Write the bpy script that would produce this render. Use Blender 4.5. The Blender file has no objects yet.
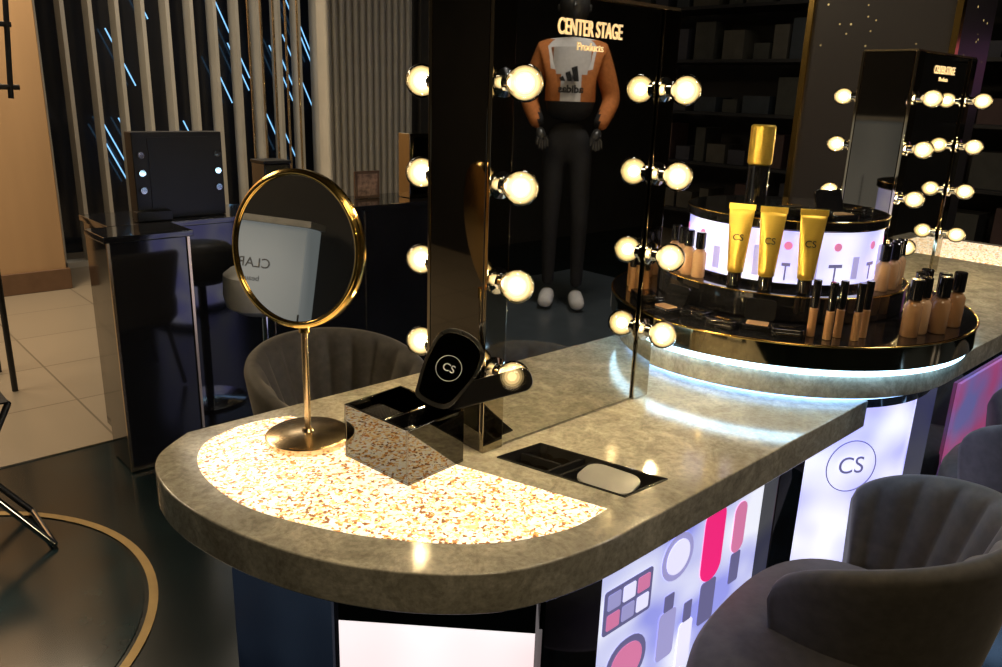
import bpy, bmesh, math, random
from mathutils import Vector, Matrix
random.seed(4)
sc=bpy.context.scene
COL=sc.collection
sin,cos,pi=math.sin,math.cos,math.pi

# ---------------------------------------------------------------- materials
def newmat(name):
    m=bpy.data.materials.new(name); m.use_nodes=True
    nt=m.node_tree; b=nt.nodes.get("Principled BSDF")
    return m,nt,b
def coords(nt,scale=(1,1,1)):
    tc=nt.nodes.new("ShaderNodeTexCoord"); mp=nt.nodes.new("ShaderNodeMapping")
    mp.inputs["Scale"].default_value=scale
    nt.links.new(tc.outputs["Object"],mp.inputs["Vector"]); return mp.outputs["Vector"]
def ramp(nt,fac,stops,interp='LINEAR'):
    r=nt.nodes.new("ShaderNodeValToRGB"); r.color_ramp.interpolation=interp
    e=r.color_ramp.elements
    while len(e)<len(stops): e.new(.5)
    for i,(p,c) in enumerate(stops):
        e[i].position=p; e[i].color=(c[0],c[1],c[2],1)
    nt.links.new(fac,r.inputs["Fac"]); return r.outputs["Color"]
def pbr(name,col,rough=.5,metal=0,var=.12,nscale=12,coat=0,spec=.5,bump=0,sheen=0,aniso=None):
    m,nt,b=newmat(name)
    v=coords(nt,aniso or (1,1,1))
    n=nt.nodes.new("ShaderNodeTexNoise"); n.inputs["Scale"].default_value=nscale; n.inputs["Detail"].default_value=5
    nt.links.new(v,n.inputs["Vector"])
    lo=[c*(1-var) for c in col]; hi=[min(1,c*(1+var)) for c in col]
    nt.links.new(ramp(nt,n.outputs["Fac"],[(.3,lo),(.7,hi)]),b.inputs["Base Color"])
    b.inputs["Roughness"].default_value=rough; b.inputs["Metallic"].default_value=metal
    b.inputs["Coat Weight"].default_value=coat; b.inputs["Specular IOR Level"].default_value=spec
    b.inputs["Coat Roughness"].default_value=.05
    if sheen:
        b.inputs["Sheen Weight"].default_value=sheen
        b.inputs["Sheen Tint"].default_value=(.9,.8,.65,1)
    if bump:
        bp=nt.nodes.new("ShaderNodeBump"); bp.inputs["Strength"].default_value=bump; bp.inputs["Distance"].default_value=.002
        nt.links.new(n.outputs["Fac"],bp.inputs["Height"]); nt.links.new(bp.outputs["Normal"],b.inputs["Normal"])
    return m
def emit(name,col,st,base=None):
    m,nt,b=newmat(name)
    b.inputs["Base Color"].default_value=(*(base or col),1)
    b.inputs["Emission Color"].default_value=(*col,1); b.inputs["Emission Strength"].default_value=st
    b.inputs["Roughness"].default_value=.4
    return m

M={}
m,nt,b=newmat("grey_stone"); v=coords(nt)
n=nt.nodes.new("ShaderNodeTexNoise"); n.inputs["Scale"].default_value=13; n.inputs["Detail"].default_value=10; n.inputs["Roughness"].default_value=.75; n.inputs["Distortion"].default_value=.9
nt.links.new(v,n.inputs["Vector"])
c1=ramp(nt,n.outputs["Fac"],[(.34,(.31,.29,.235)),(.5,(.46,.43,.35)),(.66,(.66,.62,.52))])
n3=nt.nodes.new("ShaderNodeTexNoise"); n3.inputs["Scale"].default_value=95; n3.inputs["Detail"].default_value=4; n3.inputs["Roughness"].default_value=.7; nt.links.new(v,n3.inputs["Vector"])
c2=ramp(nt,n3.outputs["Fac"],[(.38,(.80,.79,.77)),(.5,(.97,.97,.97)),(.64,(1.12,1.11,1.08))])
mm=nt.nodes.new("ShaderNodeMix"); mm.data_type='RGBA'; mm.blend_type='MULTIPLY'; mm.inputs["Factor"].default_value=1
nt.links.new(c1,mm.inputs["A"]); nt.links.new(c2,mm.inputs["B"]); nt.links.new(mm.outputs["Result"],b.inputs["Base Color"])
n2=nt.nodes.new("ShaderNodeTexNoise"); n2.inputs["Scale"].default_value=60; nt.links.new(v,n2.inputs["Vector"])
mr=nt.nodes.new("ShaderNodeMapRange"); mr.inputs["To Min"].default_value=.08; mr.inputs["To Max"].default_value=.17
nt.links.new(n2.outputs["Fac"],mr.inputs["Value"]); nt.links.new(mr.outputs["Result"],b.inputs["Roughness"])
M["stone"]=m
m,nt,b=newmat("lit_terrazzo"); v=coords(nt)
dn=nt.nodes.new("ShaderNodeTexNoise"); dn.inputs["Scale"].default_value=120; dn.inputs["Detail"].default_value=2
nt.links.new(v,dn.inputs["Vector"])
mx=nt.nodes.new("ShaderNodeMix"); mx.data_type='VECTOR'; mx.inputs["Factor"].default_value=.012
nt.links.new(v,mx.inputs["A"]); nt.links.new(dn.outputs["Color"],mx.inputs["B"])
vo=nt.nodes.new("ShaderNodeTexVoronoi"); vo.inputs["Scale"].default_value=205
nt.links.new(mx.outputs["Result"],vo.inputs["Vector"])
sp=nt.nodes.new("ShaderNodeSeparateColor"); nt.links.new(vo.outputs["Color"],sp.inputs["Color"])
rc=ramp(nt,sp.outputs["Red"],[(0,(1,.88,.62)),(.38,(1,.64,.26)),(.56,(.72,.30,.08)),(.71,(.30,.13,.05)),(.82,(1,.94,.82))],'CONSTANT')
nt.links.new(rc,b.inputs["Base Color"]); nt.links.new(rc,b.inputs["Emission Color"])
b.inputs["Emission Strength"].default_value=.95; b.inputs["Roughness"].default_value=.15
M["inlay"]=m
M["blackgloss"]=pbr("black_gloss",(.012,.012,.014),.06,0,.2,6,coat=.6)
M["blacksatin"]=pbr("black_satin",(.008,.008,.009),.35,0,.2,6,spec=.3)
M["charcoal"]=pbr("charcoal_gloss",(.028,.027,.027),.12,0,.2,6,coat=.8)
M["blackmir"]=pbr("smoked_mirror",(.18,.17,.15),.03,1,.08,3)
M["mirror"]=pbr("mirror_glass",(.68,.67,.62),.015,1,.02,2)
M["clearmirror"]=pbr("bright_mirror_glass",(.9,.9,.88),.01,1,.02,2)
M["bronze"]=pbr("bronze_mirror",(.46,.41,.31),.05,1,.08,4)
M["bronzedk"]=pbr("smoked_bronze_mirror",(.42,.36,.25),.07,1,.08,4)
M["blackmat"]=pbr("matte_black",(.018,.018,.02),.45,0,.2,20)
M["gold"]=pbr("polished_gold",(.85,.56,.16),.16,1,.08,20)
M["goldsatin"]=pbr("satin_gold",(1,.68,.13),.34,.65,.06,20)
M["champagne"]=pbr("champagne_metal",(.78,.6,.36),.25,1,.06,60)
M["chrome"]=pbr("chrome",(.8,.8,.8),.08,1,.03,10)
M["velvet"]=pbr("grey_velvet",(.058,.051,.041),.75,0,.25,40,sheen=.26,bump=.25)
M["wood"]=pbr("tan_panel",(.5,.32,.17),.5,0,.12,3,aniso=(1,1,.15))
M["trimbrown"]=pbr("brown_trim",(.16,.09,.05),.4)
M["slat"]=pbr("white_slat",(.62,.60,.54),.45,0,.06,6)
M["darkglass"]=pbr("dark_glass",(.02,.022,.03),.12,0,.2,1.5)
M["led"]=emit("blue_white_led",(.45,.75,1),7)
M["ledsoft"]=emit("blue_led_soft",(.35,.6,1),2.6)
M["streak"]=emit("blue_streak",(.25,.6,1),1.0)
M["white"]=pbr("grey_white_plastic",(.5,.5,.48),.35)
M["skin1"]=pbr("beige_foundation",(.72,.45,.26),.25,0,.05,10,coat=.5)
M["skin2"]=pbr("tan_foundation",(.5,.28,.14),.25,0,.05,10,coat=.5)
M["orange"]=pbr("orange_fabric",(.55,.19,.05),.8,0,.15,60)
M["blackcloth"]=pbr("black_fabric",(.016,.016,.018),.8,0,.2,60)
M["whitecloth"]=pbr("white_fabric",(.75,.75,.78),.8,0,.06,60)
M["mann"]=pbr("mannequin_grey",(.04,.04,.04),.3)
M["greycard"]=pbr("grey_swatch",(.3,.3,.29),.35)
M["platform"]=pbr("slate_platform",(.08,.10,.12),.3)
M["goldtext"]=emit("gold_lettering",(1,.74,.38),.5)
M["whitetext"]=emit("pale_lettering",(.7,.7,.65),.10)
M["print"]=pbr("grey_print",(.14,.14,.14),.5)
M["core"]=emit("bulb_filament_glow",(1,.78,.42),185)
m,nt,b=newmat("bulb_glass"); nt.nodes.remove(b); o=nt.nodes["Material Output"]
tr=nt.nodes.new("ShaderNodeBsdfTransparent"); tr.inputs[0].default_value=(.97,.94,.88,1)
gl=nt.nodes.new("ShaderNodeBsdfGlossy"); gl.inputs["Roughness"].default_value=.02
fr=nt.nodes.new("ShaderNodeFresnel"); fr.inputs[0].default_value=1.6
ms=nt.nodes.new("ShaderNodeMixShader")
nt.links.new(fr.outputs[0],ms.inputs[0]); nt.links.new(tr.outputs[0],ms.inputs[1]); nt.links.new(gl.outputs[0],ms.inputs[2])
nt.links.new(ms.outputs[0],o.inputs[0])
M["glass"]=m
GLOW=[("glow_shell1",.0140,1.3),("glow_shell2",.0175,.70),("glow_shell3",.0207,.42),("glow_shell4",.0237,.25),("glow_shell5",.0265,.13)]  # nested emissive shells added to imitate the glare around each bulb core
for nm_,r_,st_ in GLOW:
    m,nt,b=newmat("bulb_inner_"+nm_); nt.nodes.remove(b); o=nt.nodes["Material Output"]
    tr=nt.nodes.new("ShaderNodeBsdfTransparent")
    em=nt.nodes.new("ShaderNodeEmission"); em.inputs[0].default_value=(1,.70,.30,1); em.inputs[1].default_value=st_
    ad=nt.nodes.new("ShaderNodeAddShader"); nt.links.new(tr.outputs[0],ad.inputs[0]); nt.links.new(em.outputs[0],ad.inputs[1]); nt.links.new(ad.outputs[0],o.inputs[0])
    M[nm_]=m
m,nt,b=newmat("beige_tile"); v=coords(nt)
br=nt.nodes.new("ShaderNodeTexBrick"); br.offset=0; br.inputs["Scale"].default_value=1; br.inputs["Brick Width"].default_value=.6; br.inputs["Row Height"].default_value=.6
br.inputs["Mortar Size"].default_value=.005; br.inputs["Color1"].default_value=(.31,.26,.195,1); br.inputs["Color2"].default_value=(.34,.285,.215,1); br.inputs["Mortar"].default_value=(.18,.15,.11,1)
nt.links.new(v,br.inputs["Vector"]); nt.links.new(br.outputs["Color"],b.inputs["Base Color"]); b.inputs["Roughness"].default_value=.35
M["tile"]=m
M["darkfloor"]=pbr("dark_teal_floor",(.009,.018,.020),.2,0,.4,3)
M["darkfloor2"]=pbr("dark_disc_floor",(.007,.026,.033),.16,0,.4,5)
M["wall"]=pbr("dark_wall",(.03,.028,.026),.7,0,.2,2)
M["ceil"]=pbr("dark_ceiling",(.03,.03,.03),.9,0,.1,2)
m,nt,b=newmat("navy_starry"); v=coords(nt)
vo=nt.nodes.new("ShaderNodeTexVoronoi"); vo.inputs["Scale"].default_value=17; nt.links.new(v,vo.inputs["Vector"])
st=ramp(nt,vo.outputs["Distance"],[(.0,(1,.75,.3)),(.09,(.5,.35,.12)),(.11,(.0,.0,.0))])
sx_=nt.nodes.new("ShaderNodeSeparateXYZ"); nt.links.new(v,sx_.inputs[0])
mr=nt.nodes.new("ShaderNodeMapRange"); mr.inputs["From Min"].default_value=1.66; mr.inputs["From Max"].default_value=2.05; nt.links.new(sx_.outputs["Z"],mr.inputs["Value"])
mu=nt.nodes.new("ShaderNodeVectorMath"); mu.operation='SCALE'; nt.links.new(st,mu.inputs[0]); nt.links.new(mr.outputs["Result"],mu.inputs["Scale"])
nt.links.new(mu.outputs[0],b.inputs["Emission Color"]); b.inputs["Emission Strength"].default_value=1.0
b.inputs["Base Color"].default_value=(.042,.038,.038,1); b.inputs["Roughness"].default_value=.35
M["navy"]=m
def wrap(name,c1,c2,st,sc_):
    m,nt,b=newmat(name); v=coords(nt,sc_)
    n=nt.nodes.new("ShaderNodeTexNoise"); n.inputs["Scale"].default_value=1; n.inputs["Detail"].default_value=1
    nt.links.new(v,n.inputs["Vector"])
    c=ramp(nt,n.outputs["Fac"],[(.35,c1),(.65,c2)])
    nt.links.new(c,b.inputs["Emission Color"]); nt.links.new(c,b.inputs["Base Color"])
    b.inputs["Emission Strength"].default_value=st; b.inputs["Roughness"].default_value=.25
    return m
M["lav"]=wrap("lavender_lightbox",(.42,.42,1),(.85,.85,1),.95,(6,6,6))
M["lav2"]=wrap("violet_lightbox",(.30,.32,.80),(.88,.9,1),.82,(5,5,6))
M["whitebox"]=wrap("white_lightbox",(1,.72,.72),(1,.95,.95),.9,(4,4,4))
M["bluebox"]=wrap("dim_blue_glass",(.004,.006,.012),(.012,.018,.03),.6,(4,4,4))
M["pinkbox"]=wrap("pink_lightbox",(.6,.1,.26),(.22,.2,.5),.38,(4,4,6))
M["magenta"]=emit("magenta_print",(.9,.02,.2),.8)
M["rose"]=emit("rose_print",(.75,.22,.42),.7)
M["purple"]=emit("dark_purple_print",(.20,.19,.40),.5)
M["midlav"]=emit("mid_violet_print",(.42,.40,.75),.65)
M["palelav"]=emit("pale_print",(.8,.78,1),.85)
M["showcase"]=wrap("pale_lit_showcase",(.17,.19,.19),(.34,.35,.34),.5,(1,1.2,1))

# ---------------------------------------------------------------- helpers
def group(name,loc=(0,0,0),rz=0):
    e=bpy.data.objects.new(name,None); e.location=loc; e.rotation_euler=(0,0,rz); e.empty_display_size=.05
    COL.objects.link(e); return e
def mesh(name,vs,fs,mat,parent=None,smooth=False,bevel=0,seg=2,loc=None,rot=None):
    me=bpy.data.meshes.new(name); me.from_pydata([tuple(v) for v in vs],[],fs); me.update()
    bm=bmesh.new(); bm.from_mesh(me); bmesh.ops.recalc_face_normals(bm,faces=bm.faces); bm.to_mesh(me); bm.free()
    for i in (mat if isinstance(mat,list) else [mat]): me.materials.append(i)
    ob=bpy.data.objects.new(name,me); COL.objects.link(ob)
    if parent: ob.parent=parent
    if loc: ob.location=loc
    if rot: ob.rotation_euler=rot
    for p in me.polygons: p.use_smooth=smooth
    if bevel:
        md=ob.modifiers.new("b",'BEVEL'); md.width=bevel; md.segments=seg; md.limit_method='ANGLE'; md.angle_limit=.6
        for p in me.polygons: p.use_smooth=True
        wn=ob.modifiers.new("w",'WEIGHTED_NORMAL'); wn.keep_sharp=True
    return ob
def box(name,lo,hi,mat,parent=None,bevel=0,rot=None,loc=None):
    x0,y0,z0=lo;x1,y1,z1=hi
    vs=[(x0,y0,z0),(x1,y0,z0),(x1,y1,z0),(x0,y1,z0),(x0,y0,z1),(x1,y0,z1),(x1,y1,z1),(x0,y1,z1)]
    fs=[(0,3,2,1),(4,5,6,7),(0,1,5,4),(1,2,6,5),(2,3,7,6),(3,0,4,7)]
    return mesh(name,vs,fs,mat,parent,bevel=bevel,rot=rot,loc=loc)
def prism(name,poly,z0,z1,mat,parent=None,bevel=0,loc=None,rot=None,smooth=False):
    n=len(poly)
    vs=[(x,y,z0) for x,y in poly]+[(x,y,z1) for x,y in poly]
    fs=[tuple(range(n))[::-1],tuple(range(n,2*n))]+[(i,(i+1)%n,n+(i+1)%n,n+i) for i in range(n)]
    return mesh(name,vs,fs,mat,parent,bevel=bevel,loc=loc,rot=rot,smooth=smooth)
def lathe(name,prof,mat,parent=None,loc=None,rot=None,n=48,smooth=True,sx=1,sy=1):
    vs=[];fs=[]
    for r,z in prof:
        for i in range(n):
            a=2*pi*i/n; vs.append((r*cos(a)*sx,r*sin(a)*sy,z))
    for j in range(len(prof)-1):
        for i in range(n):
            fs.append((j*n+i,j*n+(i+1)%n,(j+1)*n+(i+1)%n,(j+1)*n+i))
    fs.append(tuple(range(n))[::-1]); fs.append(tuple(range((len(prof)-1)*n,len(prof)*n)))
    ob=mesh(name,vs,fs,mat,parent,smooth=smooth,loc=loc,rot=rot)
    if smooth:
        try: ob.data.set_sharp_from_angle(angle=.7)
        except Exception: pass
    return ob
def cyl(name,r,z0,z1,mat,parent=None,loc=None,rot=None,n=48,b=0):
    if b: pr=[(r-b,z0),(r,z0+b),(r,z1-b),(r-b,z1)]
    else: pr=[(r,z0),(r,z1)]
    return lathe(name,pr,mat,parent,loc,rot,n)
def tube(name,pts,r,mat,parent=None,cyclic=False,loc=None,rot=None):
    cu=bpy.data.curves.new(name,'CURVE'); cu.dimensions='3D'; cu.bevel_depth=r; cu.bevel_resolution=4
    s=cu.splines.new('POLY'); s.points.add(len(pts)-1)
    for p,q in zip(s.points,pts): p.co=(*q,1)
    s.use_cyclic_u=cyclic; cu.use_fill_caps=True; cu.materials.append(mat)
    ob=bpy.data.objects.new(name,cu); COL.objects.link(ob)
    if parent: ob.parent=parent
    if loc: ob.location=loc
    if rot: ob.rotation_euler=rot
    return ob
def text(name,body,size,mat,parent,loc,rot,extr=.0006,sx=1,align='CENTER',bold=0):
    cu=bpy.data.curves.new(name,'FONT'); cu.body=body; cu.size=size; cu.extrude=extr; cu.align_x=align; cu.align_y='CENTER'; cu.offset=bold
    cu.materials.append(mat); ob=bpy.data.objects.new(name,cu); COL.objects.link(ob); ob.parent=parent
    ob.location=loc; ob.rotation_euler=rot; ob.scale=(sx,1,1); return ob
def smoothpoly(pts,sub=6,closed=False):
    out=[];n=len(pts)
    for i in range(n if closed else n-1):
        P=[pts[(i+k-1)%n] if closed else pts[max(0,min(n-1,i+k-1))] for k in range(4)]
        for s in range(sub):
            t=s/sub
            out.append(tuple(.5*((2*P[1][d])+(-P[0][d]+P[2][d])*t+(2*P[0][d]-5*P[1][d]+4*P[2][d]-P[3][d])*t*t+(-P[0][d]+3*P[1][d]-3*P[2][d]+P[3][d])*t**3) for d in (0,1)))
    if not closed: out.append(pts[-1])
    return out
def rrect(w,h,r,n=6):
    o=[]
    for cx,cy,a0 in((w/2-r,h/2-r,0),(-w/2+r,h/2-r,90),(-w/2+r,-h/2+r,180),(w/2-r,-h/2+r,270)):
        for i in range(n+1):
            a=math.radians(a0+90*i/n); o.append((cx+r*cos(a),cy+r*sin(a)))
    return o

# ---------------------------------------------------------------- room
box("floor",(-4,-5,-.1),(7.5,7.5,0),M["darkfloor"])
box("floor_tile",(-4,2.42,0),(7.5,7.5,.006),M["tile"])
box("ceiling",(-4,-5,3.3),(7.5,7.5,3.4),M["ceil"])
box("wall_back",(-4,6.7,0),(7.5,6.8,3.3),M["darkglass"])
box("wall_right",(7,-5,0),(7.1,7.5,3.3),M["wall"])
box("wall_front",(-4,-5,0),(7.5,-4.9,3.3),M["wall"])
box("wall_left",(-4.1,-5,0),(-4,7.5,3.3),M["wall"])
g=group("floor_medallion",(-.97,1.45,0))
cyl("disc",.70,.0005,.003,M["darkfloor2"],g,n=96)
vs=[];fs=[];N=96
for r in(.714,.740):
    for i in range(N): vs.append((r*cos(2*pi*i/N),r*sin(2*pi*i/N),.004))
for i in range(N): fs.append((i,(i+1)%N,N+(i+1)%N,N+i))
mesh("gold_ring",vs,fs,pbr("brass_inlay",(.33,.23,.09),.45,.5),g)

g=group("lit_showcase",(-3.9,1.3,0))
box("cabinet",(0,-.3,0),(.35,1.5,1.36),M["showcase"],g,.01)
box("counter_top",(-.02,-.32,1.36),(.38,1.52,1.40),M["white"],g,.005)
text("lettering","CLARITE",.08,M["print"],g,(.353,.05,1.12),(pi/2,0,pi/2))
text("lettering_small","beauty bar",.045,M["print"],g,(.353,.05,1.03),(pi/2,0,pi/2))
for k in range(4): box("drawer_gap_%d"%k,(.348,-.3+.45*k,.05),(.352,-.29+.45*k,.85),M["blackmat"],g)

g=group("tan_column",(0,0,0))
box("shaft",(-.9,5.35,0.0065),(.60,6.0,3.3),M["wood"],g,.01)
box("base_trim",(-.92,5.33,.0065),(.62,6.0,.16),M["trimbrown"],g,.005)
g=group("slat_screen")
for i in range(13):
    x=.75+i*.2
    box("slat_%d"%i,(x,6.05,.0065),(x+.03,6.2,3.3),M["slat"],g)
box("rail",(.7,6.05,.0065),(3.4,6.2,.05),M["slat"],g)
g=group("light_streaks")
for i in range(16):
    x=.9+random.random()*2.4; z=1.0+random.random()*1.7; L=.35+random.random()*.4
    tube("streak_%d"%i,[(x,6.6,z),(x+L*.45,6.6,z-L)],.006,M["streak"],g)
g=group("ribbed_panel")
box("backing",(2.1,4.15,.0065),(2.85,4.25,3.3),M["slat"],g)
for i in range(13):
    x=2.12+i*.057
    cyl("rib_%d"%i,.022,.01,3.29,M["slat"],g,loc=(x,4.14,0),n=12)
g=group("brass_rods")
for i in range(5):
    cyl("rod_%d"%i,.008,.01,3.29,M["champagne"],g,loc=(1.62+i*.09,4.3,0),n=10)
box("dark_partition",(2.9,4.1,.0065),(4.6,4.3,3.3),M["wall"])

g=group("starry_column")
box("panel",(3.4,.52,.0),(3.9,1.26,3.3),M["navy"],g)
box("edge_1",(3.38,.5,0),(3.42,.53,3.3),M["gold"],g)
box("edge_2",(3.38,1.25,0),(3.42,1.28,3.3),M["gold"],g)
g=group("store_shelving")
mats=[pbr("pack_%d"%i,c,.6) for i,c in enumerate([(.06,.06,.05),(.10,.09,.07),(.04,.05,.06),(.09,.05,.045),(.05,.05,.065)])]
for j in range(5):
    z=.35+j*.5
    box("shelf_%d"%j,(6.2,-1.5,z),(6.75,5.0,z+.03),M["blackmat"],g)
    y=-1.4
    vsn=0
    while y<4.8:
        w=.1+random.random()*.2;h=.12+random.random()*.25
        box("pack_%d_%d"%(j,vsn),(6.3,y,z+.031),(6.6,y+w,z+.031+h),random.choice(mats),g); vsn+=1
        y+=w+.03+random.random()*.1
for k in range(3):
    box("upright_%d"%k,(6.7,-1.5+k*3.2,0),(6.76,-1.44+k*3.2,2.6),M["blackmat"],g)
g=group("pink_sign",(5.2,-.05,0))
box("panel",(0,-.35,1.55),(.05,.35,1.92),M["pinkbox"],g)
cyl("post",.02,0,1.55,M["blackmat"],g,loc=(.02,0,0),n=12)

# ---------------------------------------------------------------- light-up mirror unit
def bulb(parent,x,y,z,s,k):
    rot=(pi/2 if s<0 else -pi/2,0,0)
    lathe("socket_%s"%k,[(.024,0),(.024,.004),(.014,.008),(.014,.022),(.012,.024)],M["chrome"],parent,(x,y,z),rot,24)
    R=.0305;pr=[(.012,.022)]
    for i in range(15):
        a=-pi/2+.42+(pi-.42)*i/14
        pr.append((max(R*cos(a),.0004),.051+R*sin(a)))
    lathe("globe_%s"%k,pr,M["glass"],parent,(x,y,z),rot,28)
    for nm,rr,mt in [("core",.0100,"core")]+[(a_,b_,a_) for a_,b_,c_ in GLOW]:
        pr=[(max(rr*cos(a),.0003),.050+rr*sin(a)) for a in [-pi/2+pi*i/10 for i in range(11)]]
        lathe("%s_%s"%(nm,k),pr,M[mt],parent,(x,y,z),rot,20)
def mirror_unit(x0,y0,z0):
    g=group("lighted_vanity_mirror",(x0,y0,z0))
    W,D,Hh=.50,.16,.815
    box("body",(0,.004,0),(W,D-.004,Hh),M["blackmir"],g,.002)
    box("mirror_front",(.052,0,.004),(W-.055,.006,Hh-.003),M["mirror"],g)
    box("mirror_back",(.052,D-.006,.004),(W-.055,D,Hh-.003),M["mirror"],g)
    for k,(a,b_) in enumerate(((0,.05),(W-.052,W))):
        box("strip_front_%d"%k,(a,-.006,0),(b_,.0035,Hh),M["bronze"],g,.001)
        box("strip_back_%d"%k,(a,D-.0035,0),(b_,D+.006,Hh),M["bronze"],g,.001)
    box("top_trim",(0,-.002,Hh),(W,D+.002,Hh+.006),M["champagne"],g)
    i=0
    for z in(.162,.330,.498,.665):
        for x in(.024,W-.034):
            bulb(g,x,-.006,z,-1,"f%d"%i); bulb(g,x,D+.006,z,1,"b%d"%i); i+=1
    text("lettering","CENTER STAGE",.038,M["goldtext"],g,(W/2-.01,-.001,.762),(pi/2,0,0),bold=.0004,sx=.66)
    text("lettering_small","Products",.020,M["goldtext"],g,(W/2-.01,-.001,.732),(pi/2,0,0))
    return g
mirror_unit(-.043,0,.8505)

# ---------------------------------------------------------------- makeup counter
A=[(-.426,.426),(-.505,.36),(-.538,.27),(-.54,.151),(-.507,.0),(-.446,-.137),(-.356,-.25),(-.254,-.322),(-.122,-.352),(0,-.355)]
top=smoothpoly(A,6)+[(.842,-.345),(.74,-.2),(.69,0),(.71,.2),(.8,.43)]
g=group("makeup_counter")
slab=prism("slab",top,.783,.85,M["stone"],g,bevel=.003)
B=[(-.234,.376),(-.30,.39),(-.358,.384),(-.42,.355),(-.462,.29),(-.478,.2),(-.465,.077),(-.401,-.061),(-.316,-.176),(-.225,-.252),(-.115,-.292),(-.019,-.29)]
inl=smoothpoly(B,5)
prism("lit_inlay",inl,.8495,.8512,M["inlay"],g)
T=[(-.03,-.032),(.078,-.039),(.149,-.289),(.037,-.283)]
cut=prism("tray_cut",T,.825,.9,M["blackmat"],g); 
md=slab.modifiers.new("t",'BOOLEAN'); md.object=cut; md.operation='DIFFERENCE'; md.solver='EXACT'
slab.modifiers.move(2,0)
dg=bpy.context.evaluated_depsgraph_get(); me=bpy.data.meshes.new_from_object(slab.evaluated_get(dg)); slab.modifiers.clear(); slab.data=me
bpy.data.objects.remove(cut)
body=[(-.10,-.2),(-.33,.05),(-.40,.3),(-.36,.36),(.62,.36),(.62,-.2)]
prism("carcass",[(x*.97+.005,y*.96) for x,y in body],.0,.783,M["blackmat"],g)
def facet(name,p,q,z0,z1,mat,th=.006,off=0):
    d=Vector((q[0]-p[0],q[1]-p[1])); L=d.length; a=math.atan2(d.y,d.x)
    return box(name,(0,-th-off,z0),(L,-off,z1),mat,g,loc=(p[0],p[1],0),rot=(0,0,a))
facet("lightbox_end",(-.33,.04),(-.09,-.21),.06,.60,M["whitebox"])
facet("lightbox_header",(-.33,.04),(-.09,-.21),.601,.783,M["blackgloss"])
facet("glass_end",(-.405,.30),(-.335,.05),.02,.72,M["bluebox"])
box("pillar_front",(-.085,-.225,0),(.07,-.19,.783),M["blackgloss"],g,.003)
box("pillar_end",(.66,-.25,0),(.78,-.05,.783),M["blackgloss"],g,.003)
box("lightbox_side",(.07,-.215,.05),(.66,-.2,.783),M["lav2"],g)
box("plinth",(-.05,-.19,0),(.66,.3,.05),M["blackmat"],g)
box("led_under_edge",(.07,-.23,.774),(.66,-.218,.782),M["ledsoft"],g)
def prn(nm,x0,z0,x1,z1,mat,r=.006,d=0):
    prism(nm,[( (x0+x1)/2+a,b+(z0+z1)/2) for a,b in rrect(x1-x0,z1-z0,r)],0,.0015,mat,g,loc=(0,-.2155-d,0),rot=(pi/2,0,0))
prn("print_lipstick",.42,.47,.50,.66,M["magenta"],.038)
prn("print_lipstick_cap",.43,.36,.49,.47,M["purple"],.01)
prn("print_lipstick_b",.54,.50,.59,.63,M["rose"],.024); prn("print_lipstick_b_cap",.545,.42,.585,.50,M["purple"],.006)
# eyeshadow palette, compacts and bottles printed on the panel
prn("print_palette",.09,.50,.24,.60,M["purple"],.008)
for k in range(6): prn("print_pan_%d"%k,.10+.046*(k%3),.51+.045*(k//3),.138+.046*(k%3),.545+.045*(k//3),(M["rose"],M["midlav"],M["palelav"])[(k+k//3)%3],.004,.0016)
prn("print_compact",.27,.53,.38,.64,M["midlav"],.054); prn("print_compact_inner",.285,.545,.365,.625,M["palelav"],.039,.0016)
prn("print_bottle",.28,.34,.34,.46,M["midlav"],.012); prn("print_bottle_cap",.293,.46,.327,.50,M["purple"],.004)
prn("print_bottle_b",.36,.28,.41,.40,M["palelav"],.01); prn("print_bottle_b_cap",.37,.40,.40,.45,M["purple"],.004)
prn("print_compact_b",.11,.34,.24,.46,M["purple"],.058); prn("print_compact_b_inner",.125,.355,.225,.445,M["rose"],.044,.0016)
prn("print_text_a",.10,.66,.34,.672,M["midlav"],.004); prn("print_text_b",.14,.69,.30,.70,M["midlav"],.004)
prn("print_blush",.12,.14,.32,.28,M["midlav"],.06); prn("print_blush_inner",.14,.16,.30,.26,M["palelav"],.045,.0016)

def lerp(a,b,t): return (a[0]+(b[0]-a[0])*t,a[1]+(b[1]-a[1])*t)
g=group("recessed_cosmetics_tray")
prism("liner",[ (x*.97+.0018,y*.97-.0048) for x,y in T],.8252,.8275,M["charcoal"],g)
def q(u,v): return lerp(lerp(T[0],T[1],u),lerp(T[3],T[2],u),v)
for nm,vv in(("divider_1",.36),("divider_2",.46)):
    prism(nm,[q(.02,vv),q(.98,vv),q(.98,vv+.02),q(.02,vv+.02)],.8276,.846,M["charcoal"],g)
prism("divider_3",[q(.48,.03),q(.53,.03),q(.53,.35),q(.48,.35)],.8276,.846,M["charcoal"],g)
for k,(a0,b0,a1,b1) in enumerate(((0,0,1,.015),(0,.985,1,1),(0,0,.03,1),(.97,0,1,1))):
    prism("rim_%d"%k,[q(a0,b0),q(a1,b0),q(a1,b1),q(a0,b1)],.8276,.8512,M["charcoal"],g)
c=q(.5,.72)
prism("swatch_card",rrect(.085,.105,.028),.0,.005,M["greycard"],g,.001,loc=(c[0],c[1],.842),rot=(.05,0,.28))
prism("swatch_base",rrect(.06,.08,.02),.0,.0135,M["blackgloss"],g,.001,loc=(c[0],c[1],.8276),rot=(0,0,.28))
for k in range(4):
    c=q(.25 if k%2 else .75,.12+.14*(k//2)); cyl("pot_%d"%k,.018,.8276,.836,M["bronzedk"],g,loc=(c[0],c[1],0),n=24)

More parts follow.
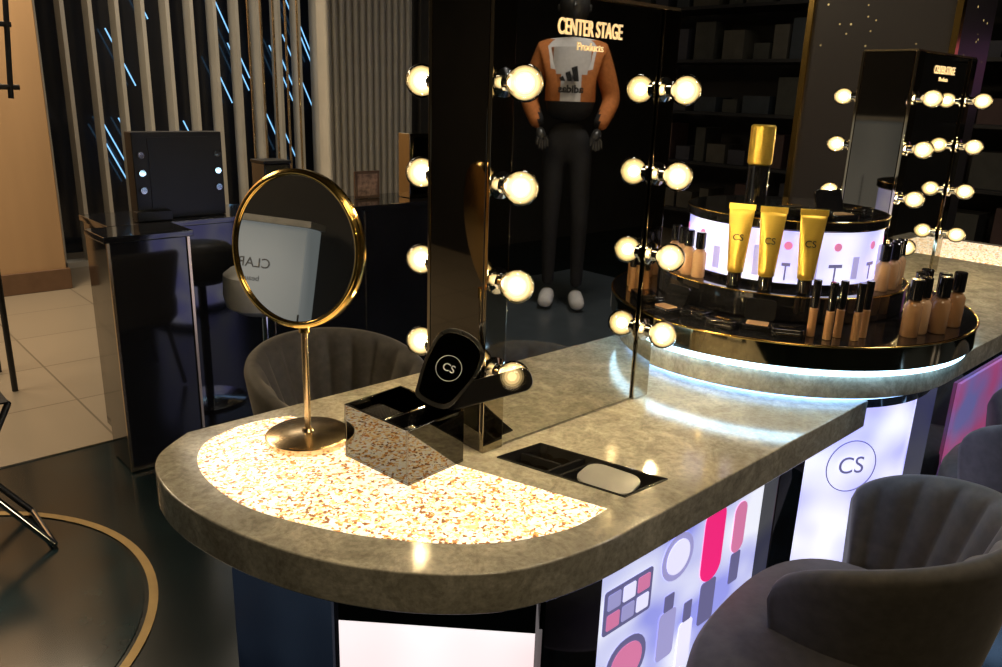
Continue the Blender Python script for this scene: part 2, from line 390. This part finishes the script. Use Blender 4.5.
# ---------------------------------------------------------------- round makeup mirror
g=group("tabletop_makeup_mirror",(-.262,.25,.8512))
lathe("base",[(.078,0),(.080,.003),(.080,.012),(.076,.015),(.012,.019),(.008,.024)],M["champagne"],g,n=64)
cyl("stem",.0062,.02,.225,M["champagne"],g,n=20)
nrm=math.radians(203.5)
h=bpy.data.objects.new("head",None); COL.objects.link(h); h.parent=g; h.location=(-.006,0,.37)
h.rotation_euler=(Matrix.Rotation(nrm,3,'Z')@Matrix.Rotation(math.radians(-7),3,'Y')@Matrix.Rotation(pi/2,3,'Y')).to_euler()
lathe("shell",[(.120,-.012),(.136,-.010),(.1405,-.004),(.1405,.010),(.137,.013),(.130,.013),(.128,.008)],M["gold"],h,n=96)
lathe("glass",[(.1285,.0085),(.1285,.0095)],M["clearmirror"],h,n=96)
tube("trim_ring",[(.133*cos(2*pi*i/96),.133*sin(2*pi*i/96),.012) for i in range(96)],.004,M["gold"],h,cyclic=True)
cyl("knob",.010,0,.022,M["gold"],g,loc=(0,0,.215),n=20)

# ---------------------------------------------------------------- black acrylic box with palettes
ang=math.atan2(.015,.135)
g=group("acrylic_cosmetics_box",(-.227,-.024,.8515),ang)
w,d,hh=.136,.170,.102; t=.005
box("bottom",(0,0,0),(w,d,.005),M["blackmir"],g)
box("front",(0,0,.005),(w,t,hh),M["blackmir"],g,.0008)
box("rear",(0,d-t,.005),(w,d,hh),M["blackmir"],g,.0008)
box("side_1",(0,t,.005),(t,d-t,hh),M["blackmir"],g,.0008)
box("side_2",(w-t,t,.005),(w,d-t,hh),M["blackmir"],g,.0008)
box("divider",(t,d*.45,.005),(w-t,d*.45+.003,hh-.01),M["blackgloss"],g)
box("compact_stack",(.01,.015,.005),(.06,.055,.08),M["charcoal"],g,.004)
box("compact_stack_b",(.02,.085,.005),(.07,.155,.09),M["charcoal"],g,.004)
g=group("makeup_palette",(-.07,.0,.985))
def plate(nm,poly,th,loc,tilt,rz,mat,roll=0):
    R=Matrix.Rotation(rz,3,'Z')@Matrix.Rotation(tilt,3,'X')@Matrix.Rotation(roll,3,'Z')
    return prism(nm,poly,-th/2,th/2,mat,g,.0015,loc=loc,rot=R.to_euler())
def fan(s):
    pts=[(-.030,-.070),(.022,-.070),(.040,-.035),(.052,.015),(.048,.050),(.028,.068),(0,.074),(-.028,.068),(-.044,.045),(-.046,.0),(-.040,-.045)]
    return [(x*s,y*s) for x,y in smoothpoly(pts,4,True)]
tl,rl=math.radians(62),math.radians(-24)
lc=Vector((-.034,.022,.040))
plate("lid",fan(1),.008,tuple(lc),tl,math.radians(-38),M["charcoal"],rl)
R=Matrix.Rotation(math.radians(-38),3,'Z')@Matrix.Rotation(tl,3,'X')
pp=lc+(R@Vector((0,0,1)))*.0052
plate("lid_face",fan(.88),.0006,tuple(pp-(R@Vector((0,0,1)))*.0007),tl,math.radians(-38),M["blackmir"],rl)
plate("tray",rrect(.165,.042,.018),.012,(.010,-.034,.008),math.radians(66),math.radians(-52),M["blacksatin"],math.radians(20))
tube("logo_ring",[(.023*cos(2*pi*i/40),.023*sin(2*pi*i/40),0) for i in range(40)],.0005,M["whitetext"],g,cyclic=True,loc=pp,rot=R.to_euler())
text("logo_text","CS",.020,M["whitetext"],g,pp,(R@Matrix.Rotation(rl,3,'Z')).to_euler(),extr=.0003)

# ---------------------------------------------------------------- round display island
CX,CY=1.05,.03
g=group("round_display_island")
def capsule(r,xe,n=40):
    return [(CX+r*cos(pi/2+pi*i/n),CY+r*sin(pi/2+pi*i/n)) for i in range(n+1)]+[(xe,CY-r),(xe,CY+r)]
prism("slab",capsule(.465,3.05),.868,.925,M["stone"],g,.003)
prism("led_under_slab",capsule(.44,3.0),.856,.8675,M["ledsoft"],g)
cyl("led_ring",.478,.926,.941,M["led"],g,loc=(CX,CY,0),n=96)
cyl("base_disc",.49,.942,.997,M["bronzedk"],g,loc=(CX,CY,0),n=128,b=.003)
cyl("base_disc_top",.484,.9965,.9985,M["blackgloss"],g,loc=(CX,CY,0),n=128)
tube("base_disc_trim",[(CX+.489*cos(2*pi*i/128),CY+.489*sin(2*pi*i/128),.996) for i in range(128)],.0025,M["gold"],g,cyclic=True)
cyl("middle_disc",.32,.999,1.064,M["blackgloss"],g,loc=(CX,CY,0),n=96,b=.004)
tube("middle_disc_trim",[(CX+.32*cos(2*pi*i/128),CY+.32*sin(2*pi*i/128),1.062) for i in range(128)],.002,M["gold"],g,cyclic=True)
cyl("lit_drum",.245,1.065,1.205,M["lav"],g,loc=(CX,CY,0),n=96)
cyl("drum_cap",.255,1.206,1.232,M["blackgloss"],g,loc=(CX,CY,0),n=96,b=.004)
tube("drum_cap_trim",[(CX+.254*cos(2*pi*i/128),CY+.254*sin(2*pi*i/128),1.230) for i in range(128)],.0015,M["gold"],g,cyclic=True)
cyl("drum_foot",.25,1.0645,1.078,M["blackgloss"],g,loc=(CX,CY,0),n=96)
def ring(r,deg):
    a=math.radians(207.7+deg); return (CX+r*cos(a),CY+r*sin(a))
for i,dg_ in enumerate(range(-80,90,14)):
    x,y=ring(.2455,dg_)
    a=math.radians(207.7+dg_)
    hw=.010+.004*(i%3)
    if i%2:
        box("drum_print_%d"%i,(-.001,-hw,1.09),(.001,hw,1.145+.01*(i%3)),M["midlav"],g,loc=(x,y,0),rot=(0,0,a))
    else:
        box("drum_print_%d"%i,(-.001,-hw,1.12),(.001,hw,1.128),M["purple"],g,loc=(x,y,0),rot=(0,0,a))
        box("drum_print_b%d"%i,(-.001,-.002,1.085),(.001,.002,1.12),M["purple"],g,loc=(x,y,0),rot=(0,0,a))
        cyl("drum_print_c%d"%i,.010,-.001,.001,M["rose"],g,loc=(x,y,1.17),rot=(0,pi/2,a),n=20)
cyl("lightbox_drum",.36,.04,.79,M["lav"],g,loc=(CX+.1,CY,0),n=96)
cyl("drum_collar",.39,.79,.856,M["blackgloss"],g,loc=(CX+.1,CY,0),n=96)
cyl("drum_plinth",.37,0,.04,M["blackmat"],g,loc=(CX+.1,CY,0),n=96)
box("straight_body",(1.45,CY-.33,0),(2.95,CY+.33,.856),M["blackgloss"],g)
box("pink_lightbox",(1.62,CY-.34,.1),(2.3,CY-.331,.7),M["pinkbox"],g)
prism("terrazzo_inlay",[(2.5,CY-.38),(2.98,CY-.38),(2.98,CY+.38),(2.5,CY+.38)],.9245,.927,M["inlay"],g)
a=math.radians(207.7+32); R_=(Matrix.Rotation(a+pi/2,3,'Z')@Matrix.Rotation(pi/2,3,'X')).to_euler()
lx,ly=CX+.1+.364*cos(a),CY+.364*sin(a)
tube("logo_ring",[(.07*cos(2*pi*i/48),.07*sin(2*pi*i/48),0) for i in range(48)],.0015,M["purple"],g,cyclic=True,loc=(lx,ly,.62),rot=R_)
text("logo_text","CS",.065,M["purple"],g,(lx,ly,.62),R_)

mirror_unit(1.66,.0,.9255)
bpy.data.objects["lighted_vanity_mirror.001"].scale=(1,1,.9)

def tubeprod(x,y,z,a,k):
    g=group("cosmetic_tube",(x,y,z),a)
    cyl("cap",.017,0,.035,M["blackgloss"],g,n=24,b=.002)
    vs=[];fs=[];n=24;L=10
    for j in range(L+1):
        t=j/L; rx=.019+.011*t; ry=.019*(1-t)+.0012
        for i in range(n):
            q_=2*pi*i/n; vs.append((rx*cos(q_),ry*sin(q_),.036+.155*t))
    for j in range(L):
        for i in range(n): fs.append((j*n+i,j*n+(i+1)%n,(j+1)*n+(i+1)%n,(j+1)*n+i))
    fs.append(tuple(range(n))[::-1]); fs.append(tuple(range(L*n,L*n+n)))
    mesh("body",vs,fs,M["goldsatin"],g,smooth=True)
    box("crimp",(-.031,-.0016,.186),(.031,.0016,.2),M["goldsatin"],g)
    text("label","CS",.022,M["blackmat"],g,(0,-.0128,.12),(pi/2-.1,0,0),extr=.001)
for k,dg_ in enumerate((-20,-5,13)):
    x,y=ring(.285,dg_); tubeprod(x,y,1.0645,math.radians(207.7+90)+math.radians(dg_*.3),k)
def bottle(x,y,z,mat,s=1):
    g=group("foundation_bottle",(x,y,z)); g.scale=(s,s,s)
    lathe("glass",[(.015,0),(.017,.003),(.017,.062),(.011,.07),(.008,.072)],mat,g,n=24)
    cyl("cap",.0125,.073,.115,M["blackgloss"],g,n=24,b=.002)
for dg_,r_ in((-66,.29),(-58,.285),(-50,.29),(-42,.285),(58,.285),(66,.29),(74,.285),(82,.29)):
    x,y=ring(r_,dg_); bottle(x,y,1.0645,M["skin1"] if int(dg_)%4 else M["skin2"],1.0)
for dg_,r_ in((44,.43),(50,.42),(56,.44),(62,.42),(68,.44),(56,.385),(64,.375)):
    x,y=ring(r_,dg_); bottle(x,y,.999,M["skin1"] if int(dg_)%4 else M["skin2"],1.15)
def mascara(x,y,z,h=.13,r=.009):
    g=group("lip_gloss_tube",(x,y,z))
    cyl("vial",r,0,h*.5,M["skin2"],g,n=20,b=.001)
    cyl("cap",r,h*.5+.0005,h,M["blackgloss"],g,n=20,b=.0015)
for dg_,r_ in((12,.42),(16,.44),(20,.42),(24,.44),(28,.42)):
    x,y=ring(r_,dg_); mascara(x,y,.999)
x,y=ring(.1,-52)
g=group("giant_mascara_tube",(x,y,1.2325))
cyl("vial",.027,0,.11,M["blackgloss"],g,n=40,b=.002)
cyl("cap",.031,.1105,.21,M["goldsatin"],g,n=40,b=.004)
def compact(x,y,z,a,w=.07,d_=.05,open_=False):
    g=group("powder_compact",(x,y,z),a)
    prism("base",rrect(w,d_,.01),0,.012,M["blackgloss"],g,.002)
    if open_:
        prism("lid",rrect(w,d_,.01),-.003,.003,M["blackgloss"],g,.001,loc=(0,d_*.5+.012,.035),rot=(math.radians(70),0,0))
        prism("pan",rrect(w*.7,d_*.7,.005),.0121,.0128,M["skin1"],g)
    else:
        prism("lid",rrect(w*.98,d_*.98,.01),.0125,.019,M["blackgloss"],g,.002)
        prism("emblem",rrect(w*.5,d_*.2,.003),.0191,.0195,M["gold"],g)
for k,(dg_,r_) in enumerate(((-48,.4),(-36,.42),(-25,.4),(-14,.43),(-4,.4),(5,.43),(-58,.4))):
    x,y=ring(r_,dg_); compact(x,y,.999,math.radians(207.7+90+dg_),open_=(k in (1,4)))
for k,(dg_,r_) in enumerate(((-10,.2),(20,.19),(38,.2),(10,.1),(70,.18))):
    x,y=ring(r_,dg_); compact(x,y,1.2325,math.radians(207.7+90+dg_),.08,.06,open_=(k in(2,)))

# ---------------------------------------------------------------- tub chairs
def tub_chair(x,y,rz,R=.29,zs=.46,zt=.60,zb=.78,A0=128,sox=0,srx=.255,sry=.24):
    g=group("velvet_tub_chair",(x,y,0),rz)   # faces local +Y, back at -Y
    A_=math.radians(A0); n=160; rows=[]
    for i in range(n+1):
        a=-A_+2*A_*i/n
        k=max(0,cos(a*.5*pi/A_))
        s=k**.5
        zr=zt+(zb-zt)*s
        th=.045
        loop=[]
        for j in range(9):
            t=j/8; z=zs-.12+(zr-.02-(zs-.12))*t
            loop.append((R*(.80+.24*t-.04*t*t),z))
        rt=loop[-1][0]
        for j in range(1,6):
            b_=pi*j/6; loop.append((rt-th/2+th/2*cos(b_),zr-.02+th/2*sin(b_)))
        rip=.013*abs(sin(a*9.0))
        for j in range(9):
            t=1-j/8; z=zs+(zr-.02-zs)*t
            ro=R*(.80+.24*(t*.75+.25)-.04*t)
            ri=ro-th-(.0+.035*(1-t))-.002
            loop.append((ri-rip,z))
        rows.append([(r*sin(a)*1.0,-r*cos(a),z) for r,z in loop])
    m_=len(rows[0]); vs=[p for r in rows for p in r]; fs=[]
    for i in range(n):
        for j in range(m_-1): fs.append((i*m_+j,(i+1)*m_+j,(i+1)*m_+j+1,i*m_+j+1))
        fs.append((i*m_+m_-1,(i+1)*m_+m_-1,(i+1)*m_,i*m_))
    fs.append(tuple(range(m_))[::-1]); fs.append(tuple(range(n*m_,n*m_+m_)))
    mesh("backrest",vs,fs,M["velvet"],g,smooth=True)
    vs=[];N=64;prof=[(.90,zs-.13),(.99,zs-.10),(1.0,zs-.03),(.985,zs+.0),(.93,zs+.02),(.6,zs+.032),(.05,zs+.036)]
    for f_,z in prof:
        for i in range(N):
            a=2*pi*i/N; c_,s_=cos(a),sin(a); e=.8
            X=srx*abs(c_)**e*(1 if c_>0 else -1); Y=sry*abs(s_)**e*(1 if s_>0 else -1)
            vs.append((X*f_+sox,Y*f_,z))
    fs=[]
    for j in range(len(prof)-1):
        for i in range(N): fs.append((j*N+i,j*N+(i+1)%N,(j+1)*N+(i+1)%N,(j+1)*N+i))
    fs.append(tuple(range(N))[::-1]); fs.append(tuple(range((len(prof)-1)*N,len(prof)*N)))
    mesh("seat",vs,fs,M["velvet"],g,smooth=True)
    for k,(sx,sy) in enumerate(((1,1),(-1,1),(-1,-1),(1,-1))):
        tube("leg_%d"%(k+1),[(sx*.16,sy*.14,zs-.12),(sx*.21,sy*.20,.012)],.011,M["blackmat"],g)
    return g
tub_chair(.640,-.47,math.radians(8),R=.285,zt=.585,zb=.745,A0=112,sox=-.195,srx=.35,sry=.225)
tub_chair(.28,1.02,math.radians(180),zt=.55,zb=.72)
tub_chair(1.66,-.54,math.radians(8))

# ---------------------------------------------------------------- back cabinet and counter
g=group("black_gloss_cabinet")
box("body",(-.06,2.06,.0065),(.24,2.27,.925),M["blackgloss"],g,.003)
box("top",(-.075,2.045,.9255),(.255,2.275,.95),M["blackgloss"],g,.003)
for k,(x,y) in enumerate(((-.06,2.055),(.235,2.055))):
    box("gold_edge_%d"%k,(x-.004,y-.004,.02),(x+.006,y+.006,.925),M["champagne"],g)
box("gold_base",(-.064,2.054,.0065),(.242,2.062,.02),M["champagne"],g)
g=group("back_display_counter")
box("body",(.02,2.3,.0065),(2.3,2.62,.925),M["blackgloss"],g,.003)
box("top",(.01,2.28,.9255),(2.3,2.64,.95),M["blackgloss"],g,.003)
for k in range(4): box("seam_%d"%k,(.7+k*.5,2.296,.02),(.706+k*.5,2.3,.92),M["champagne"],g)
g=group("small_vanity_mirror",(.16,2.36,.951))
box("body",(0,0,0),(.37,.08,.35),M["blacksatin"],g,.003)
box("face",(.06,-.003,.02),(.31,0,.33),M["blacksatin"],g)
box("plinth",(-.02,-.05,0),(.12,-.001,.04),M["blacksatin"],g,.003)
for k in range(6):
    xx=.028 if k<3 else .342; cyl("lamp_%d"%k,.013,0,.014,M["chrome"],g,loc=(xx,0,.12+.07*(k%3)),rot=(pi/2,0,0),n=20)
g=group("black_display_box",(.75,2.42,.951)); box("body",(0,0,0),(.13,.13,.2),M["blackgloss"],g,.004); box("lid",(-.004,-.004,.201),(.134,.134,.215),M["blacksatin"],g,.002)
g=group("framed_photo",(1.28,2.5,.951))
box("frame",(0,0,0),(.15,.012,.14),M["trimbrown"],g,.003); box("picture",(.015,-.002,.015),(.135,-.0005,.125),pbr("photo_print",(.35,.22,.15),.5,0,.6,40),g)
box("strut",(.065,.012,0),(.085,.06,.09),M["blackmat"],g)
g=group("bronze_display_mirror",(1.55,2.4,.951))
box("body",(0,0,0),(.22,.10,.33),M["bronzedk"],g,.003); box("face",(.02,-.003,.02),(.2,-.0005,.31),M["blackmir"],g)
g=group("white_bar_stool",(.50,1.98,0))
lathe("seat",[(.10,.60),(.15,.63),(.16,.68),(.155,.76),(.13,.78),(.02,.785)],M["white"],g,n=40)
cyl("post",.02,.02,.60,M["chrome"],g,n=20); lathe("foot",[(.17,0),(.17,.012),(.03,.03)],M["chrome"],g,n=40)

g=group("black_metal_rack",(-.20,3.3,0))
for p,q_ in(((0,0,.0065),(0,0,1.95)),((0,.35,.0065),(0,.35,1.95))): tube("upright",[p,q_],.014,M["blackmat"],g)
for z in(1.45,1.72,1.93):
    tube("arm",[(0,0,z),(.2,0,z)],.012,M["blackmat"],g); tube("cross",[(0,0,z),(0,.35,z)],.01,M["blackmat"],g); tube("arm_b",[(0,.35,z),(.2,.35,z)],.012,M["blackmat"],g)
tube("front_upright",[(.16,0,1.40),(.2,0,1.94)],.012,M["blackmat"],g)

g=group("metal_folding_stool",(-.58,1.85,.004))
tube("leg_1",[(-.2,-.2,.01),(.12,.12,.42)],.011,M["blackmat"],g); tube("leg_2",[(.14,-.18,.01),(-.18,.14,.42)],.011,M["chrome"],g)
tube("leg_3",[(-.2,.1,.01),(.1,.35,.42)],.011,M["blackmat"],g); tube("leg_4",[(.14,.1,.01),(-.18,.35,.42)],.011,M["blackmat"],g)
tube("rail_1",[(.12,.12,.42),(.1,.35,.42)],.011,M["chrome"],g); tube("rail_2",[(-.18,.14,.42),(-.18,.35,.42)],.011,M["blackmat"],g)
tube("foot_1",[(-.2,-.2,.01),(-.2,.1,.01)],.011,M["blackmat"],g); tube("foot_2",[(.14,-.18,.01),(.14,.1,.01)],.011,M["chrome"],g)
box("sling_seat",(-.18,.1,.43),(.12,.36,.436),M["blackcloth"],g)

# ---------------------------------------------------------------- mannequin (seen in the mirror)
g=group("display_platform",(2.29,-1.98,0))
box("body",(-.8,-.6,0),(.8,.6,.33),M["platform"],g,.01); box("top",(-.82,-.62,.33),(.82,.62,.35),M["platform"],g)
box("led_edge",(-.8,.602,.30),(.8,.61,.32),M["ledsoft"],g); box("led_edge_side",(-.81,-.6,.30),(-.802,.6,.32),M["ledsoft"],g)
g=group("clothed_mannequin",(2.29,-1.98,.356),math.radians(47))
def skin(name,verts,edges,rad,mat,root=0,sub=2):
    me=bpy.data.meshes.new(name); me.from_pydata(verts,edges,[]); ob=bpy.data.objects.new(name,me); COL.objects.link(ob); ob.parent=g
    md=ob.modifiers.new("s",'SKIN'); md.use_smooth_shade=True
    for i,r in enumerate(rad):
        me.skin_vertices[0].data[i].radius=r if isinstance(r,tuple) else (r,r)
    me.skin_vertices[0].data[root].use_root=True
    md2=ob.modifiers.new("d",'SUBSURF'); md2.levels=sub; md2.render_levels=sub
    me.materials.append(mat); return ob
skin("trousers",[(0,0,.93),(0,0,1.02),(-.070,0,.84),(-.075,.02,.48),(-.07,-.01,.1),(.070,0,.84),(.085,.05,.48),(.09,.02,.1)],[(0,1),(0,2),(2,3),(3,4),(0,5),(5,6),(6,7)],[(.11,.09),(.10,.08),.075,.05,.035,.075,.05,.035],M["blackcloth"])
ho=skin("hoodie",[(0,0,1.0),(0,.01,1.1),(0,.01,1.24),(0,0,1.35),(0,-.01,1.42),(-.145,0,1.36),(-.225,-.03,1.12),(-.155,.10,.98),(.145,0,1.36),(.225,-.03,1.12),(.155,.10,.98)],[(0,1),(1,2),(2,3),(3,4),(3,5),(5,6),(6,7),(3,8),(8,9),(9,10)],[(.125,.105),(.14,.115),(.145,.115),(.105,.085),(.065,.065),.062,.052,.040,.062,.052,.040],M["orange"],2)
bpy.context.view_layer.update(); dg=bpy.context.evaluated_depsgraph_get()
me=bpy.data.meshes.new_from_object(ho.evaluated_get(dg)); ho.modifiers.clear(); ho.data=me
me.materials.clear()
for mm in(M["orange"],M["whitecloth"],M["blackcloth"]): me.materials.append(mm)
for p in me.polygons:
    c=p.center
    if c.z<1.12 and abs(c.x)<.16: p.material_index=2
    elif abs(c.x)<.07+.2*max(0,c.z-1.2) and c.y>.02: p.material_index=1
    p.use_smooth=True
text("chest_print","adidas",.052,M["blackcloth"],g,(0,.137,1.17),(pi/2,0,pi),bold=.002)
for k in range(3):
    mesh("stripe_%d"%k,[(-.055+.035*k,.140,1.21),(-.03+.035*k,.140,1.21),(-.042+.035*k,.140,1.235+.025*k),(-.062+.03*k,.140,1.225+.025*k),(-.055+.035*k,.12,1.21),(-.03+.035*k,.12,1.21),(-.042+.035*k,.12,1.235+.025*k),(-.062+.03*k,.12,1.225+.025*k)],[(0,1,2,3),(7,6,5,4),(0,4,5,1),(1,5,6,2),(2,6,7,3),(3,7,4,0)],M["blackcloth"],g)
skin("neck",[(0,0,1.40),(0,.01,1.47)],[(0,1)],[.05,.048],M["mann"])
pr=[]
for i in range(17):
    a=-pi/2+pi*i/16; pr.append((max(.001,.078*cos(a)*(1-.12*(sin(a)<0)*-sin(a))),.115*sin(a)))
lathe("head",pr,M["mann"],g,loc=(0,.02,1.575),n=32,sy=1.18)
skin("nose",[(0,.105,1.59),(0,.122,1.562)],[(0,1)],[.008,.012],M["mann"])
for sx in(-1,1):
    skin("ear",[(sx*.078,.01,1.59),(sx*.08,.01,1.55)],[(0,1)],[.012,.009],M["mann"])
    px,py,pz=sx*.14,.13,.945
    V=[(sx*.155,.10,.98),(px,py,pz)];E=[(0,1)];Rr=[.024,.026]
    for f_ in range(5):
        o_=(-.02+.013*f_)
        ln=(.03,.05,.055,.05,.04)[f_]
        V+= [(px+o_,py+.012,pz-.03),(px+o_*1.1,py+.02,pz-.03-ln)]; E+=[(1,len(V)-2),(len(V)-2,len(V)-1)]; Rr+=[.009,.008]
    skin("hand",V,E,Rr,M["mann"],1,1)
    bx=-.07 if sx<0 else .09; by=-.01 if sx<0 else .02
    skin("shoe",[(bx,by-.03,.045),(bx,by+.05,.05),(bx+sx*.015,by+.16,.035)],[(0,1),(1,2)],[(.04,.045),(.045,.05),(.042,.032)],M["whitecloth"],1)

# ---------------------------------------------------------------- unseen area lights, added at the ceiling as ambient fill
def area(name,loc,size,power,col):
    g=group(name,loc,0)
    l=bpy.data.lights.new(name+"_light",'AREA'); l.size=size; l.energy=power; l.color=col
    o=bpy.data.objects.new("light",l); COL.objects.link(o); o.parent=g; o.location=(0,0,-.02)
    return g
area("ceiling_fill",(-.3,4.6,3.28),1.2,60,(1,.78,.52))
area("ceiling_fill",(-1.4,3.6,3.28),1.0,42,(1,.80,.54))
area("ceiling_fill",(1.8,5.0,3.28),1.0,12,(1,.86,.68))
area("ceiling_fill",(-.6,-1.4,3.28),.8,18,(1,.78,.48))
area("ceiling_fill",(2.0,-1.3,3.28),.5,20,(1,.93,.85))
area("ceiling_fill",(5.2,2.0,3.28),1.2,5,(1,.95,.8))

w=bpy.data.worlds.new("world"); sc.world=w; w.use_nodes=True
w.node_tree.nodes["Background"].inputs[0].default_value=(.05,.045,.038,1); w.node_tree.nodes["Background"].inputs[1].default_value=.4

# ---------------------------------------------------------------- camera
up=Vector((.0324,.9566,.2899)).normalized(); f=Vector((0,0,-1)); f=(f-up*f.dot(up)).normalized(); r=f.cross(up)
rows=[.731*r+.682*f, -.682*r+.731*f, up]
mw=Matrix([[rows[i][0],rows[i][1],rows[i][2],(-.952,-1.0205,1.5)[i]] for i in range(3)]+[[0,0,0,1]])
cd=bpy.data.cameras.new("camera"); cam=bpy.data.objects.new("camera",cd); COL.objects.link(cam)
cam.matrix_world=mw; cd.sensor_width=36; cd.sensor_fit='HORIZONTAL'; cd.lens=28.6; cd.clip_start=.02
sc.camera=cam
sc.view_settings.view_transform='Standard'; sc.view_settings.look='None'; sc.view_settings.exposure=.22
